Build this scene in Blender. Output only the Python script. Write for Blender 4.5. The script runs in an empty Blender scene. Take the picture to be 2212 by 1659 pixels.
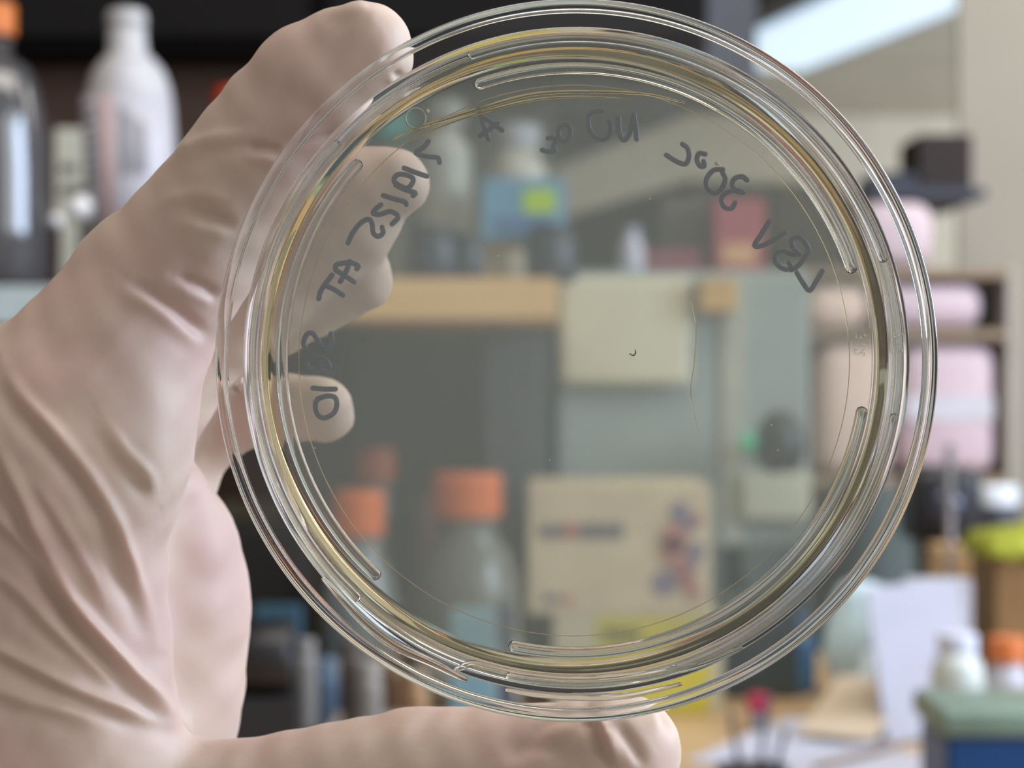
import bpy, bmesh, math, random
import numpy as np
from mathutils import Vector, Matrix, Euler
random.seed(7)
C = bpy.context.scene.collection
sc = bpy.context.scene
R = math.radians

# ------------------------------------------------------------------ camera
W, H, F = 2212.0, 1659.0, 4200.0          # frame and focal length in pixels
CZ = 1.20                                  # height of the lens above the floor
cam = bpy.data.cameras.new('camera')
cam.sensor_width = 36.0
cam.lens = F / W * 36.0
cam.clip_start = 0.01; cam.clip_end = 60
cam.dof.use_dof = True
cam.dof.focus_distance = 0.258
cam.dof.aperture_fstop = cam.lens / 3.1
camo = bpy.data.objects.new('camera', cam); C.objects.link(camo)
camo.location = (0, 0, CZ); camo.rotation_euler = (R(90), 0, 0)
sc.camera = camo

# ------------------------------------------------------------------ world, light, exposure
world = bpy.data.worlds.new('world'); sc.world = world
world.use_nodes = True
bg = world.node_tree.nodes['Background']
bg.inputs[0].default_value = (0.93, 0.90, 0.86, 1); bg.inputs[1].default_value = 0.41

def area(name, loc, target, size, power, col, size_y=None):
    l = bpy.data.lights.new(name, 'AREA'); l.energy = power; l.color = col
    l.shape = 'RECTANGLE'; l.size = size; l.size_y = size_y or size
    o = bpy.data.objects.new(name, l); C.objects.link(o); o.location = loc
    o.rotation_euler = (Vector(target) - Vector(loc)).to_track_quat('-Z', 'Y').to_euler()
    return o
area('assumed_window_light', (1.9, -0.6, 2.0), (0, 0.35, 1.15), 1.6, 26, (0.86, 0.92, 1.0), 1.4)  # key light from an assumed off-frame window; only the area light exists
area('palm_fill_light', (1.7, 0.75, 1.75), (-0.06, 0.3, 1.15), 0.9, 44, (0.62, 0.76, 1.0), 0.9)  # bluish area light added to brighten the palm; no window is built
area('far_fill_light', (6.0, 6.5, 1.7), (0.5, 8.5, 1.6), 2.4, 420, (0.95, 0.97, 1.0), 1.8)  # added fill that brightens the dark far wall and ceiling
area('ceiling_area_light', (0.3, 0.9, 2.5), (0.1, 1.3, 1.1), 1.4, 16, (1.0, 0.94, 0.86), 0.6)  # overhead area light on the bench; no fixture is built for it
area('room_fill_light', (1.4, 2.6, 2.5), (1.2, 3.4, 1.0), 1.6, 60, (1.0, 0.96, 0.92), 1.6)  # added area light over the aisle at right, without any lamp

vs = sc.view_settings
sc.display_settings.display_device = 'sRGB'
vs.view_transform = 'Standard'; vs.look = 'None'; vs.exposure = 0.0; vs.gamma = 1.0
vs.use_curve_mapping = False
sc.cycles.max_bounces = 24; sc.cycles.transmission_bounces = 20
sc.cycles.transparent_max_bounces = 24; sc.cycles.glossy_bounces = 8
sc.cycles.caustics_refractive = True; sc.cycles.caustics_reflective = True
sc.cycles.blur_glossy = 0.4
sc.cycles.sample_clamp_indirect = 4.0
try: sc.cycles.use_denoising = True
except Exception: pass

# ------------------------------------------------------------------ helpers
def lin(c):
    return tuple(((v/255)/12.92 if v/255 <= 0.04045 else ((v/255+0.055)/1.055)**2.4) for v in c)
def P(px, py, Y):
    return Vector(((px - W/2) / F * Y, Y, CZ + (H/2 - py) / F * Y))
def zat(py, Y): return CZ + (H/2 - py) / F * Y
def xat(px, Y): return (px - W/2) / F * Y

MATS = {}
def mat(name, rgb, rough=0.5, metal=0.0, var=0.08, scale=30.0, trans=0.0, spec=0.5, emit=None, strength=0, sss=0.0, alpha=None, bump=0.0):
    if name in MATS: return MATS[name]
    m = bpy.data.materials.new(name); m.use_nodes = True
    nt = m.node_tree; b = nt.nodes['Principled BSDF']
    c = lin(rgb)
    n = nt.nodes.new('ShaderNodeTexNoise'); n.inputs['Scale'].default_value = scale; n.inputs['Detail'].default_value = 3
    tc = nt.nodes.new('ShaderNodeTexCoord'); nt.links.new(tc.outputs['Object'], n.inputs['Vector'])
    r = nt.nodes.new('ShaderNodeValToRGB')
    r.color_ramp.elements[0].position = 0.3; r.color_ramp.elements[1].position = 0.7
    r.color_ramp.elements[0].color = (*[max(0, v*(1-var)) for v in c], 1)
    r.color_ramp.elements[1].color = (*[min(1, v*(1+var)) for v in c], 1)
    nt.links.new(n.outputs['Fac'], r.inputs['Fac']); nt.links.new(r.outputs['Color'], b.inputs['Base Color'])
    b.inputs['Roughness'].default_value = rough; b.inputs['Metallic'].default_value = metal
    b.inputs['Specular IOR Level'].default_value = spec
    b.inputs['Transmission Weight'].default_value = trans
    if sss:
        b.inputs['Subsurface Weight'].default_value = sss
        b.inputs['Subsurface Radius'].default_value = (1.0, 0.55, 0.4)
        b.inputs['Subsurface Scale'].default_value = 0.003
    if emit:
        b.inputs['Emission Color'].default_value = (*lin(emit), 1); b.inputs['Emission Strength'].default_value = strength
    if bump:
        bp = nt.nodes.new('ShaderNodeBump'); bp.inputs['Strength'].default_value = bump; bp.inputs['Distance'].default_value = 0.0005
        nt.links.new(n.outputs['Fac'], bp.inputs['Height']); nt.links.new(bp.outputs['Normal'], b.inputs['Normal'])
    MATS[name] = m
    return m

def wood(name, a, b_, scale=6.0, rough=0.5):
    if name in MATS: return MATS[name]
    m = bpy.data.materials.new(name); m.use_nodes = True; nt = m.node_tree; b = nt.nodes['Principled BSDF']
    tc = nt.nodes.new('ShaderNodeTexCoord'); mp = nt.nodes.new('ShaderNodeMapping'); mp.inputs['Scale'].default_value = (1, 8, 8)
    n = nt.nodes.new('ShaderNodeTexNoise'); n.inputs['Scale'].default_value = scale; n.inputs['Detail'].default_value = 6
    r = nt.nodes.new('ShaderNodeValToRGB'); r.color_ramp.elements[0].position = .35; r.color_ramp.elements[1].position = .65
    r.color_ramp.elements[0].color = (*lin(a), 1); r.color_ramp.elements[1].color = (*lin(b_), 1)
    nt.links.new(tc.outputs['Object'], mp.inputs['Vector']); nt.links.new(mp.outputs['Vector'], n.inputs['Vector'])
    nt.links.new(n.outputs['Fac'], r.inputs['Fac']); nt.links.new(r.outputs['Color'], b.inputs['Base Color'])
    b.inputs['Roughness'].default_value = rough
    MATS[name] = m; return m

def mesh_obj(name, bm, m, parent=None, smooth=False):
    me = bpy.data.meshes.new(name); bmesh.ops.recalc_face_normals(bm, faces=bm.faces)
    bm.to_mesh(me); bm.free()
    if smooth:
        for p in me.polygons: p.use_smooth = True
    o = bpy.data.objects.new(name, me); C.objects.link(o)
    for mm in (m if isinstance(m, (list, tuple)) else [m]): me.materials.append(mm)
    if parent: o.parent = parent
    return o
def thing(name, label, cat, loc=(0, 0, 0), rz=0.0, group=None):
    o = bpy.data.objects.new(name, None); C.objects.link(o)
    o.empty_display_size = 0.02
    o.location = loc; o.rotation_euler = (0, 0, rz); o['label'] = label; o['category'] = cat
    if group: o['group'] = group
    return o
def tag(o, label, cat, group=None):
    o['label'] = label; o['category'] = cat
    if group: o['group'] = group
    return o
def struct(o): o['kind'] = 'structure'; return o

def box_bm(w, d, h, bevel=0.0, at=(0, 0, 0), rot=None, bm=None):
    """box w x d x h with its base centre at `at`"""
    bm = bm or bmesh.new()
    r = bmesh.ops.create_cube(bm, size=1.0)
    vv = r['verts']
    M = Matrix.Translation(Vector(at)) @ (rot.to_matrix().to_4x4() if rot else Matrix.Identity(4)) @ Matrix.Translation((0, 0, h/2)) @ Matrix.Diagonal((w, d, h, 1))
    bmesh.ops.transform(bm, matrix=M, verts=vv)
    if bevel:
        es = list({e for v in vv for e in v.link_edges})
        bmesh.ops.bevel(bm, geom=es, offset=bevel, segments=3, profile=0.5, affect='EDGES')
    return bm
def lathe_bm(profile, n=48, bm=None, closed=False, at=(0, 0, 0)):
    """profile: (r, z) list; revolves about z"""
    bm = bm or bmesh.new(); rings = []
    for r, z in profile:
        if r < 1e-6: rings.append([bm.verts.new((at[0], at[1], at[2]+z))])
        else: rings.append([bm.verts.new((at[0]+r*math.cos(2*math.pi*i/n), at[1]+r*math.sin(2*math.pi*i/n), at[2]+z)) for i in range(n)])
    pairs = list(zip(rings[:-1], rings[1:]))
    if closed: pairs.append((rings[-1], rings[0]))
    for a, b in pairs:
        if len(a) == 1 and len(b) == 1: continue
        for i in range(n):
            j = (i+1) % n
            if len(a) == 1: bm.faces.new((a[0], b[i], b[j]))
            elif len(b) == 1: bm.faces.new((a[i], a[j], b[0]))
            else: bm.faces.new((a[i], a[j], b[j], b[i]))
    return bm
def tube_bm(pts, r, n=10, bm=None, flat=1.0, axis=None, radii=None):
    """round tube with rounded ends through pts; flat squashes it along `axis`"""
    bm = bm or bmesh.new(); pts = [Vector(p) for p in pts]
    rr = [r]*len(pts) if radii is None else list(radii)
    d0 = (pts[0]-pts[1]).normalized(); d1 = (pts[-1]-pts[-2]).normalized()
    P2 = [pts[0]+d0*rr[0]*0.9, pts[0]+d0*rr[0]*0.6] + pts + [pts[-1]+d1*rr[-1]*0.6, pts[-1]+d1*rr[-1]*0.9]
    R2 = [rr[0]*0.25, rr[0]*0.8] + rr + [rr[-1]*0.8, rr[-1]*0.25]
    up = Vector(axis) if axis else Vector((0, 0, 1)); rings = []
    for i, p in enumerate(P2):
        t = (P2[min(i+1, len(P2)-1)] - P2[max(i-1, 0)]).normalized()
        u = up
        if abs(t.dot(u)) > 0.95: u = Vector((1, 0, 0))
        s = t.cross(u).normalized(); v = s.cross(t).normalized()
        rings.append([bm.verts.new(p + s*math.cos(2*math.pi*k/n)*R2[i] + v*math.sin(2*math.pi*k/n)*R2[i]*flat) for k in range(n)])
    for a, b in zip(rings[:-1], rings[1:]):
        for k in range(n): bm.faces.new((a[k], a[(k+1) % n], b[(k+1) % n], b[k]))
    bm.faces.new(rings[0]); bm.faces.new(list(reversed(rings[-1])))
    return bm
def spline(pts, n=6):
    pts = [np.array(p, float) for p in pts]
    if len(pts) < 3:
        return [tuple(pts[0]+(pts[1]-pts[0])*k/n) for k in range(n+1)]
    q = [2*pts[0]-pts[1]] + pts + [2*pts[-1]-pts[-2]]; out = []
    for i in range(1, len(q)-2):
        for k in range(n):
            t = k/n
            out.append(tuple(0.5*((2*q[i]) + (-q[i-1]+q[i+1])*t + (2*q[i-1]-5*q[i]+4*q[i+1]-q[i+2])*t*t + (-q[i-1]+3*q[i]-3*q[i+1]+q[i+2])*t**3)))
    out.append(tuple(q[-2])); return out

# ------------------------------------------------------------------ the room
BENCH = CZ - 0.26
SHELF = zat(612, 1.40)
CEIL = CZ + 1.40
AX = Vector((-0.26, 1, 0)).normalized()      # the room's long axis
yaw = math.atan2(0.26, 1)
m_ceil = mat('painted_ceiling', (176, 172, 160), 0.8, scale=3)
m_wall = mat('painted_wall', (176, 172, 160), 0.8, scale=3)
o = mesh_obj('floor', box_bm(16, 14, 0.05, at=(0, 5.5, -0.05)), mat('floor_vinyl', (150, 146, 140), 0.5)); struct(o)
o = mesh_obj('ceiling', box_bm(16, 9.5, 0.05, at=(0, 5.6, CEIL)), m_ceil); struct(o)
o = mesh_obj('wall_back', box_bm(16, 0.1, CEIL+0.0, at=(0, 10.2, 0)), m_wall); struct(o)
# side wall edge that closes the view on the right
xr = xat(2080, 2.2)
o = mesh_obj('wall_right', box_bm(1.6, 0.012, CEIL, at=(xr+0.8, 2.226, 0)), mat('right_wall_paint', (158, 152, 139), 0.8, scale=2)); struct(o)
# dark cabinet wall behind the shelves on the left
xl = xat(1195, 1.90)
o = mesh_obj('wall_left', box_bm(xl+1.6, 0.06, CEIL, at=((xl-1.6)/2, 1.93, 0)), mat('partition_paint', (118, 118, 108), 0.6, scale=2)); struct(o)
# blue grey column beside the dark partition
xa, xb = xat(1505, 2.6), xat(1640, 2.6)
o = mesh_obj('trim_1', box_bm(xb-xa, 0.15, CEIL-zat(205, 2.6), at=((xa+xb)/2, 2.7, zat(205, 2.6))), mat('column_paint', (112, 118, 136), 0.7)); struct(o)
# ceiling beam
m_beam = mat('dark_beam', (52, 48, 46), 0.7)
bmx = bmesh.new()
Pb = Vector((xat(1600, 6.6), 6.6, 0))
box_bm(0.16, 3.0, 0.14, at=(0, 0, 0), bm=bmx)
o = mesh_obj('trim_2', bmx, m_beam); o.location = (xat(1560, 7.0), 7.0, CEIL-0.14); o.rotation_euler = (0, 0, yaw); struct(o)

# dark bulkhead along the aisle, its lower edge runs back towards the far wall
bmx = box_bm(1.6, 2.6, 0.30)
o = mesh_obj('trim_3', bmx, mat('bulkhead_dark', (66, 66, 68), 0.8)); o.location = (xat(1285, 8.75)-0.78, 8.75, CZ+1.06); o.rotation_euler = (0, 0, yaw); struct(o)

# ceiling light fixture
fl = thing('ceiling_light', 'long bright white ceiling light fixture at upper right, above the dish rim', 'ceiling light', (xat(1905, 6.7), 6.7, CEIL-0.11), yaw)
mesh_obj('housing', box_bm(0.64, 2.74, 0.09, 0.01, at=(0, 0, 0.02)), mat('lamp_housing', (150, 186, 224), 0.4, emit=(130, 168, 205), strength=0.25), fl)
mesh_obj('diffuser', box_bm(0.52, 2.64, 0.06, 0.02), mat('lamp_diffuser', (230, 240, 250), 0.4, emit=(186, 216, 240), strength=0.80), fl)

# tall grey cabinets receding at the far right of the aisle
def cabinet(name, label, px, py_top, Y, w, d, col, doors=2, rz=yaw):
    zt = zat(py_top, Y)
    t = thing(name, label, 'cabinet', (xat(px, Y), Y, 0), rz)
    mesh_obj('cabinet_body', box_bm(w, d, zt, 0.005), mat('cab_'+str(col), col, 0.6), t)
    for k in range(doors):
        dd = mesh_obj('door', box_bm(w/doors-0.01, 0.018, zt-0.12, 0.003, at=(-w/2+w/doors*(k+0.5), -d/2-0.01, 0.08)), mat('cabd_'+str(col), tuple(int(c*0.95) for c in col), 0.5), t)
        mesh_obj('handle', box_bm(0.012, 0.02, 0.14, 0.003, at=(-w/2+w/doors*(k+0.5)+(0.04 if k else -0.04), -d/2-0.035, zt*0.5)), mat('handle_metal', (170, 170, 170), 0.3, 1.0), dd)
    return t
cabinet('tall_cabinet', 'tall dark grey cabinet seen through the upper half of the dish', 1400, 462, 4.9, 0.36, 1.6, (86, 82, 76))
cabinet('tall_cabinet', 'tall pale grey cabinet behind the box with the green lamp, seen through the dish', 1640, 600, 2.45, 0.40, 0.4, (146, 156, 150), 2, 0)

# the bench
m_bench = wood('bench_wood', (176, 146, 108), (196, 166, 126), 5)
o = mesh_obj('lab_bench', box_bm(3.2, 0.86, 0.035, 0.004, at=(0, 0, -0.035)), m_bench)
o.location = (0.1, 1.46, BENCH)
tag(o, 'light wooden bench top carrying the boxes, bottles and papers', 'bench')
o2 = mesh_obj('bench_cabinet', box_bm(3.1, 0.78, BENCH-0.036, 0.003), mat('bench_front', (150, 150, 146), 0.6))
o2.location = (0.1, 1.48, 0); tag(o2, 'grey base cabinet under the light wooden bench top', 'cabinet')

# shelves
t = thing('wall_shelf', 'shelf board with a pale front edge behind the knuckles, carrying the white bottle', 'shelf', (-0.397, 1.65, SHELF-0.030))
mesh_obj('board', box_bm(0.52, 0.5, 0.028, 0.002), wood('shelf_dark_wood', (92, 70, 52), (112, 86, 64)), t)
mesh_obj('front_edge', box_bm(0.52, 0.006, 0.028, 0.001, at=(0, -0.253, 0)), mat('edge_pale', (176, 190, 192), 0.5), t)
t = thing('wall_shelf', 'tan wooden shelf edge crossing the middle of the dish', 'shelf', (xat(1205, 1.4)-0.0845, 1.66, SHELF+0.005-0.030))
mesh_obj('board', box_bm(0.169, 0.44, 0.031, 0.002), wood('shelf_tan_wood', (214, 172, 116), (228, 190, 136)), t)
SHELF2 = SHELF+0.006
xs = xat(1115, 1.60)
o = mesh_obj('shelf_upright', box_bm(0.055, 0.20, SHELF2-0.032-BENCH-0.001, 0.002), mat('upright_grey', (74, 78, 78), 0.6))
o.location = (xs, 1.77, BENCH); tag(o, 'dark grey upright panel under the tan shelf, right of the orange capped bottles', 'panel')
# upper cupboard above the shelf
t = thing('wall_cupboard', 'black brown wall cupboard across the top left corner above the white bottle', 'cupboard', (xat(640, 1.5)-0.005, 1.80, zat(112, 1.72)))
mesh_obj('cupboard_body', box_bm(0.69, 0.16, 0.46, 0.003), mat('cupboard_dark', (14, 11, 11), 0.8, spec=0.2), t)
for k in range(2):
    d_ = mesh_obj('door', box_bm(0.325, 0.016, 0.44, 0.002, at=(-0.172+0.344*k, -0.09, 0.01)), mat('cupboard_door', (15, 12, 13), 0.8, spec=0.2), t)
    mesh_obj('handle', box_bm(0.09, 0.016, 0.01, 0.003, at=(-0.172+0.344*k, -0.105, 0.32)), mat('handle_metal', (170, 170, 170), 0.3, 1.0), d_)
# brown back panel of shelf bay
o = mesh_obj('back_panel', box_bm(0.55, 0.012, 0.221, 0.001), wood('panel_brown', (74, 54, 42), (88, 64, 50), 3, 0.6))
o.location = (-0.41, 1.80, SHELF); tag(o, 'dark brown panel behind the white bottle on the left shelf', 'panel')
o = mesh_obj('under_panel', box_bm(0.80, 0.012, 0.24, 0.001), wood('panel_brown', (74, 54, 42), (88, 64, 50), 3, 0.6))
o.location = (xat(-150, 1.88), 1.885, SHELF-0.28); tag(o, 'dark brown panel below the left shelf beside the knuckles', 'panel')

# ------------------------------------------------------------------ generic builders
def bottle(name, label, px, Y, base, rad, h, neck_r, neck_h, col, capcol, cap_r, cap_h, group=None, m=None, shoulder=0.25, tilt=0, lab=None, cat='bottle', flatd=1.0):
    t = thing(name, label, cat, (xat(px, Y), Y, base), 0, group)
    sh = h*shoulder
    hb = h-neck_h-sh
    prof = [(0, 0), (rad*0.9, 0), (rad, rad*0.1)] + [(rad, hb*f) for f in (0.5, 1)] + \
        [(neck_r+(rad-neck_r)*math.cos(a)**0.8, hb+sh*math.sin(a)) for a in (0.3, 0.6, 0.9, 1.2, 1.45)] + [(neck_r, hb+sh), (neck_r, h), (0, h)]
    b = mesh_obj('bottle_body', lathe_bm(prof, 40), m or mat('bot_'+str(col), col, 0.35, spec=0.5), t, True)
    b.scale = (1, flatd, 1)
    if capcol:
        c = mesh_obj('cap', lathe_bm([(0, h-neck_h*0.4), (cap_r, h-neck_h*0.4), (cap_r, h-neck_h*0.4+cap_h*0.9), (cap_r*0.9, h-neck_h*0.4+cap_h), (0, h-neck_h*0.4+cap_h)], 40), mat('cap_'+str(capcol), capcol, 0.45), t)
        bv = c.modifiers.new('b', 'BEVEL'); bv.width = 0.0006; bv.limit_method = 'ANGLE'
    if lab:
        c0, z0, z1 = lab
        mesh_obj('label', lathe_bm([(rad*1.004, hb*z0), (rad*1.012, hb*z0), (rad*1.012, hb*z1), (rad*1.004, hb*z1)], 40, closed=True), mat('lab_'+str(c0), c0, 0.7), t, True).scale = (1, flatd, 1)
    if tilt: t.rotation_euler = (0, tilt, 0)
    return t
def carton(name, label, px0, px1, h, Y, base, d, col, rz=0, group=None, cat='box', seam=True, flap=True):
    w = (px1-px0)/F*Y
    t = thing(name, label, cat, (xat((px0+px1)/2, Y), Y+d/2, base), rz, group)
    mesh_obj('carton', box_bm(w, d, h, 0.0012), mat('ct_'+str(col), col, 0.65), t)
    if flap:
        mesh_obj('flap', box_bm(w*0.96, d*0.96, 0.0012, 0.0003, at=(0, 0, h+0.0002)), mat('ctf_'+str(col), tuple(min(255, int(c*1.04)) for c in col), 0.65), t)
    return t, w, h, d
def patch(t, name, x0, z0, x1, z1, dy, col, w, h, d, em=None, lift=0.0006):
    """printed panel on the front of a box, in fractions of its face"""
    bm = box_bm((x1-x0)*w, 0.0006, (z1-z0)*h, 0, at=(-w/2+(x0+x1)/2*w, -d/2-lift, z0*h))
    return mesh_obj(name, bm, mat('pt_'+str(col), col, 0.6), t)
def marks(t, name, spec, col, w, h, d, lift=0.0012):
    bm = bmesh.new()
    for (x0, z0, x1, z1) in spec:
        box_bm((x1-x0)*w, 0.0005, (z1-z0)*h, 0, at=(-w/2+(x0+x1)/2*w, -d/2-lift, z0*h), bm=bm)
    return mesh_obj(name, bm, mat('mk_'+str(col), col, 0.6), t)

glass_dark = mat('dark_glass', (74, 73, 74), 0.12, spec=1.0)
glass_pale = mat('pale_glass', (150, 160, 158), 0.1, spec=0.7, trans=0.6)

# ---- left shelf
# white squeeze bottle
Yb = 1.50
rb = 95/F*Yb
zt = zat(22, Yb)
hh = zt-SHELF
t = thing('dispensing_bottle', 'white plastic bottle with a narrow neck and pink edged label, left of the index finger', 'bottle', (xat(291, Yb), Yb, SHELF))
k = lambda py: zat(py, Yb)-SHELF
prof = [(0, 0), (rb*0.92, 0), (rb*0.98, 0.006), (rb*0.98, 0.03), (rb*1.0, k(420)), (rb*1.02, k(300)), (rb*0.99, k(230)), (rb*0.93, k(190)), (rb*0.80, k(155)), (rb*0.60, k(130)), (rb*0.46, k(118)), (rb*0.43, k(100)), (rb*0.42, k(60))]
mesh_obj('bottle_body', lathe_bm(prof+[(0, k(60))], 56), mat('white_plastic', (186, 185, 188), 0.4, sss=0.1, var=0.02), t, True)
mesh_obj('cap', lathe_bm([(0, k(62)), (rb*0.44, k(62)), (rb*0.44, k(34)), (rb*0.40, k(25)), (0, k(22))], 48), mat('white_cap', (190, 189, 190), 0.4, var=0.02), t, True)
def wrap(a0, a1, z0, z1, r, n=14):
    bm = bmesh.new(); rings = []
    for i in range(n+1):
        a = a0+(a1-a0)*i/n
        rings.append([bm.verts.new((rr*math.sin(a), -rr*math.cos(a), z)) for rr, z in ((r, z0), (r, z1), (r-0.0006, z1), (r-0.0006, z0))])
    for A, B in zip(rings[:-1], rings[1:]):
        for q in range(4): bm.faces.new((A[q], A[(q+1) % 4], B[(q+1) % 4], B[q]))
    bm.faces.new(rings[0]); bm.faces.new(rings[-1]); return bm
wbottle = t
lb = mesh_obj('label', wrap(-1.35, 1.3, 0.02, k(212), rb*1.045), mat('label_white', (184, 182, 190), 0.5, var=0.02), t, True)
mesh_obj('pink_stripe', wrap(-0.40, -0.22, 0.021, k(216), rb*1.055), mat('label_pink', (206, 164, 162), 0.5), lb, True)
bm = bmesh.new()
for i in range(9):
    b2 = wrap(-1.2, -0.5-0.25*random.random(), k(245+24*i), k(238+24*i), rb*1.056, 6)
    tmp = bpy.data.meshes.new('x'); b2.to_mesh(tmp); b2.free(); bm.from_mesh(tmp); bpy.data.meshes.remove(tmp)
mesh_obj('printed_lines', bm, mat('print_grey', (140, 135, 140), 0.6), lb, True)
bm = bmesh.new()
for i in range(8):
    a = -0.02+i*0.075
    b2 = wrap(a, a+random.choice((0.02, 0.035, 0.045)), k(390), k(240+6*i), rb*1.056, 2)
    tmp = bpy.data.meshes.new('x'); b2.to_mesh(tmp); b2.free(); bm.from_mesh(tmp); bpy.data.meshes.remove(tmp)
mesh_obj('barcode', bm, mat('print_dark', (92, 90, 98), 0.6), lb, True)

wbottle.rotation_euler = (0, -0.03, 0)
bottle('glass_bottle', 'large dark glass bottle with an orange cap at the left edge of the frame', -12, 1.46, SHELF, 0.040, zat(60, 1.46)-SHELF+0.006, 0.013, 0.03, None, (204, 112, 36), 0.0155, 0.024, m=glass_dark, shoulder=0.42)
t, w, h, d = carton('small_carton', 'small cream carton standing between the dark glass bottle and the white bottle', 118, 200, zat(280, 1.66)-SHELF, 1.66, SHELF, 0.05, (196, 196, 180))
marks(t, 'printed_lines', [(0.2, 0.75, 0.6, 0.8), (0.2, 0.62, 0.8, 0.67)], (110, 105, 100), w, h, d)
steel = mat('polished_steel', (236, 236, 240), 0.28, 0.9)
for px, py, r, lab in ((176, 450, 0.0105, 'larger white ball on an added post, standing in for a glint, left of the white bottle'), (124, 476, 0.0060, 'smaller white ball on an added post, standing in for a glint beside the dark glass bottle')):  # white balls on added posts, standing in for window glints on glass
    t = thing('glint_ball', lab, 'glint stand-in', (xat(px, 1.48), 1.48, SHELF), group='white balls standing in for glints on the shelf')
    mesh_obj('post', lathe_bm([(0, 0), (0.006, 0), (0.006, 0.004), (0.0022, 0.006), (0.0022, zat(py, 1.48)-SHELF-r*0.8), (0, zat(py, 1.48)-SHELF-r*0.8)], 24), mat('post_metal', (60, 56, 54), 0.4, 0.8), t, True)
    bm = bmesh.new(); bmesh.ops.create_uvsphere(bm, u_segments=32, v_segments=20, radius=r)
    bmesh.ops.translate(bm, verts=bm.verts, vec=(0, 0, zat(py, 1.48)-SHELF))
    mesh_obj('ball', bm, mat('glint_white', (250, 250, 252), 0.25, spec=1.0), t, True)
bottle('reagent_bottle', 'dark bottle with a red orange cap behind the index finger', 500, 1.70, SHELF, 0.024, zat(225, 1.70)-SHELF, 0.010, 0.02, None, (190, 52, 22), 0.015, 0.022, m=mat('brown_glass', (50, 30, 20), 0.2), shoulder=0.2)
bottle('reagent_bottle', 'teal capped clear bottle just inside the upper left rim of the dish', 850, 1.62, SHELF2, 0.020, zat(280, 1.62)-SHELF2, 0.010, 0.02, (120, 130, 128), (70, 150, 150), 0.016, 0.024, shoulder=0.15)

# ---- things on the tan shelf, seen through the dish
bottle('storage_jar', 'grey translucent bottle standing on the tan shelf beside the middle fingertip', 960, 1.60, SHELF2, 0.022, zat(250, 1.60)-SHELF2, 0.014, 0.02, (150, 152, 146), (128, 130, 126), 0.017, 0.02, shoulder=0.12)
bottle('storage_jar', 'pale bottle standing on the tan shelf behind the blue box', 1120, 1.72, SHELF2, 0.026, zat(300, 1.72)-SHELF2, 0.018, 0.02, (178, 178, 170), (160, 165, 175), 0.020, 0.02, shoulder=0.12)
for px, rd, py, lab in ((935, 0.019, 500, 'squat navy blue jar on the tan shelf, left under the blue box'), (1010, 0.013, 515, 'small dark navy jar on the tan shelf, right of the squat jar'), (1265, 0.020, 497, 'wide dark navy jar at the right end of the tan shelf')):
    Yj = 1.46
    if px > 1200: Yj = 1.50
    bottle('round_jar', lab, px if px < 1200 else 1190, Yj, SHELF2, rd, zat(py, Yj)-SHELF2, rd*0.8, 0.006, (42, 52, 66), (34, 44, 58), rd*0.85, 0.006, group='dark jars on the tan shelf', shoulder=0.1)
# rack with a blue box on it
Yr = 1.52
zt0 = zat(520, Yr)
t = thing('shelf_rack', 'low beige wire rack carrying the blue box on the tan shelf', 'rack', (xat(1130, Yr), Yr+0.03, SHELF2))
hr = zt0-SHELF2-0.004
mesh_obj('rack_top', box_bm(0.068, 0.05, 0.004, 0.001, at=(0, 0, hr)), mat('rack_beige', (176, 168, 150), 0.6), t)
for sx in (-1, 1):
    for sy in (-1, 1):
        mesh_obj('leg', box_bm(0.007, 0.006, hr, 0.001, at=(sx*0.028, sy*0.02, 0)), mat('rack_beige', (176, 168, 150), 0.6), t)
t, w, h, d = carton('tip_box', 'light blue box with a lime green mark, seen through the upper dish', 1040, 1222, zat(388, Yr)-zt0, Yr, zt0, 0.055, (96, 150, 180))
patch(t, 'green_mark', 0.50, 0.45, 0.88, 0.85, 0, (170, 205, 40), w, h, d)
patch(t, 'dark_band', 0.15, 0.12, 0.85, 0.40, 0, (70, 112, 160), w, h, d)
# white sheet hanging from the shelf end
def sheet(name, label, px0, py0, px1, py1, Y, col, curl=0.004, cat='paper', skew=0.0):
    w = (px1-px0)/F*Y; h = (py1-py0)/F*Y
    bm = bmesh.new(); nx, nz = 12, 12
    def pt(i, j, off): return (-w/2+w*i/nx+skew*(1-j/nz)*w, off+curl*math.sin(i/nx*math.pi)*(1-j/nz), h*j/nz)
    g = [[[bm.verts.new(pt(i, j, s)) for j in range(nz+1)] for i in range(nx+1)] for s in (0, 0.0006)]
    for i in range(nx):
        for j in range(nz):
            for s in (0, 1): bm.faces.new((g[s][i][j], g[s][i+1][j], g[s][i+1][j+1], g[s][i][j+1]))
    for i in range(nx):
        for j in (0, nz): bm.faces.new((g[0][i][j], g[0][i+1][j], g[1][i+1][j], g[1][i][j]))
    for j in range(nz):
        for i in (0, nx): bm.faces.new((g[0][i][j], g[0][i][j+1], g[1][i][j+1], g[1][i][j]))
    o = mesh_obj(name, bm, mat('paper_'+str(col), col, 0.7, var=0.02), None, True)
    o.location = (xat((px0+px1)/2, Y), Y, zat(py1, Y)); tag(o, label, cat); return o
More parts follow.
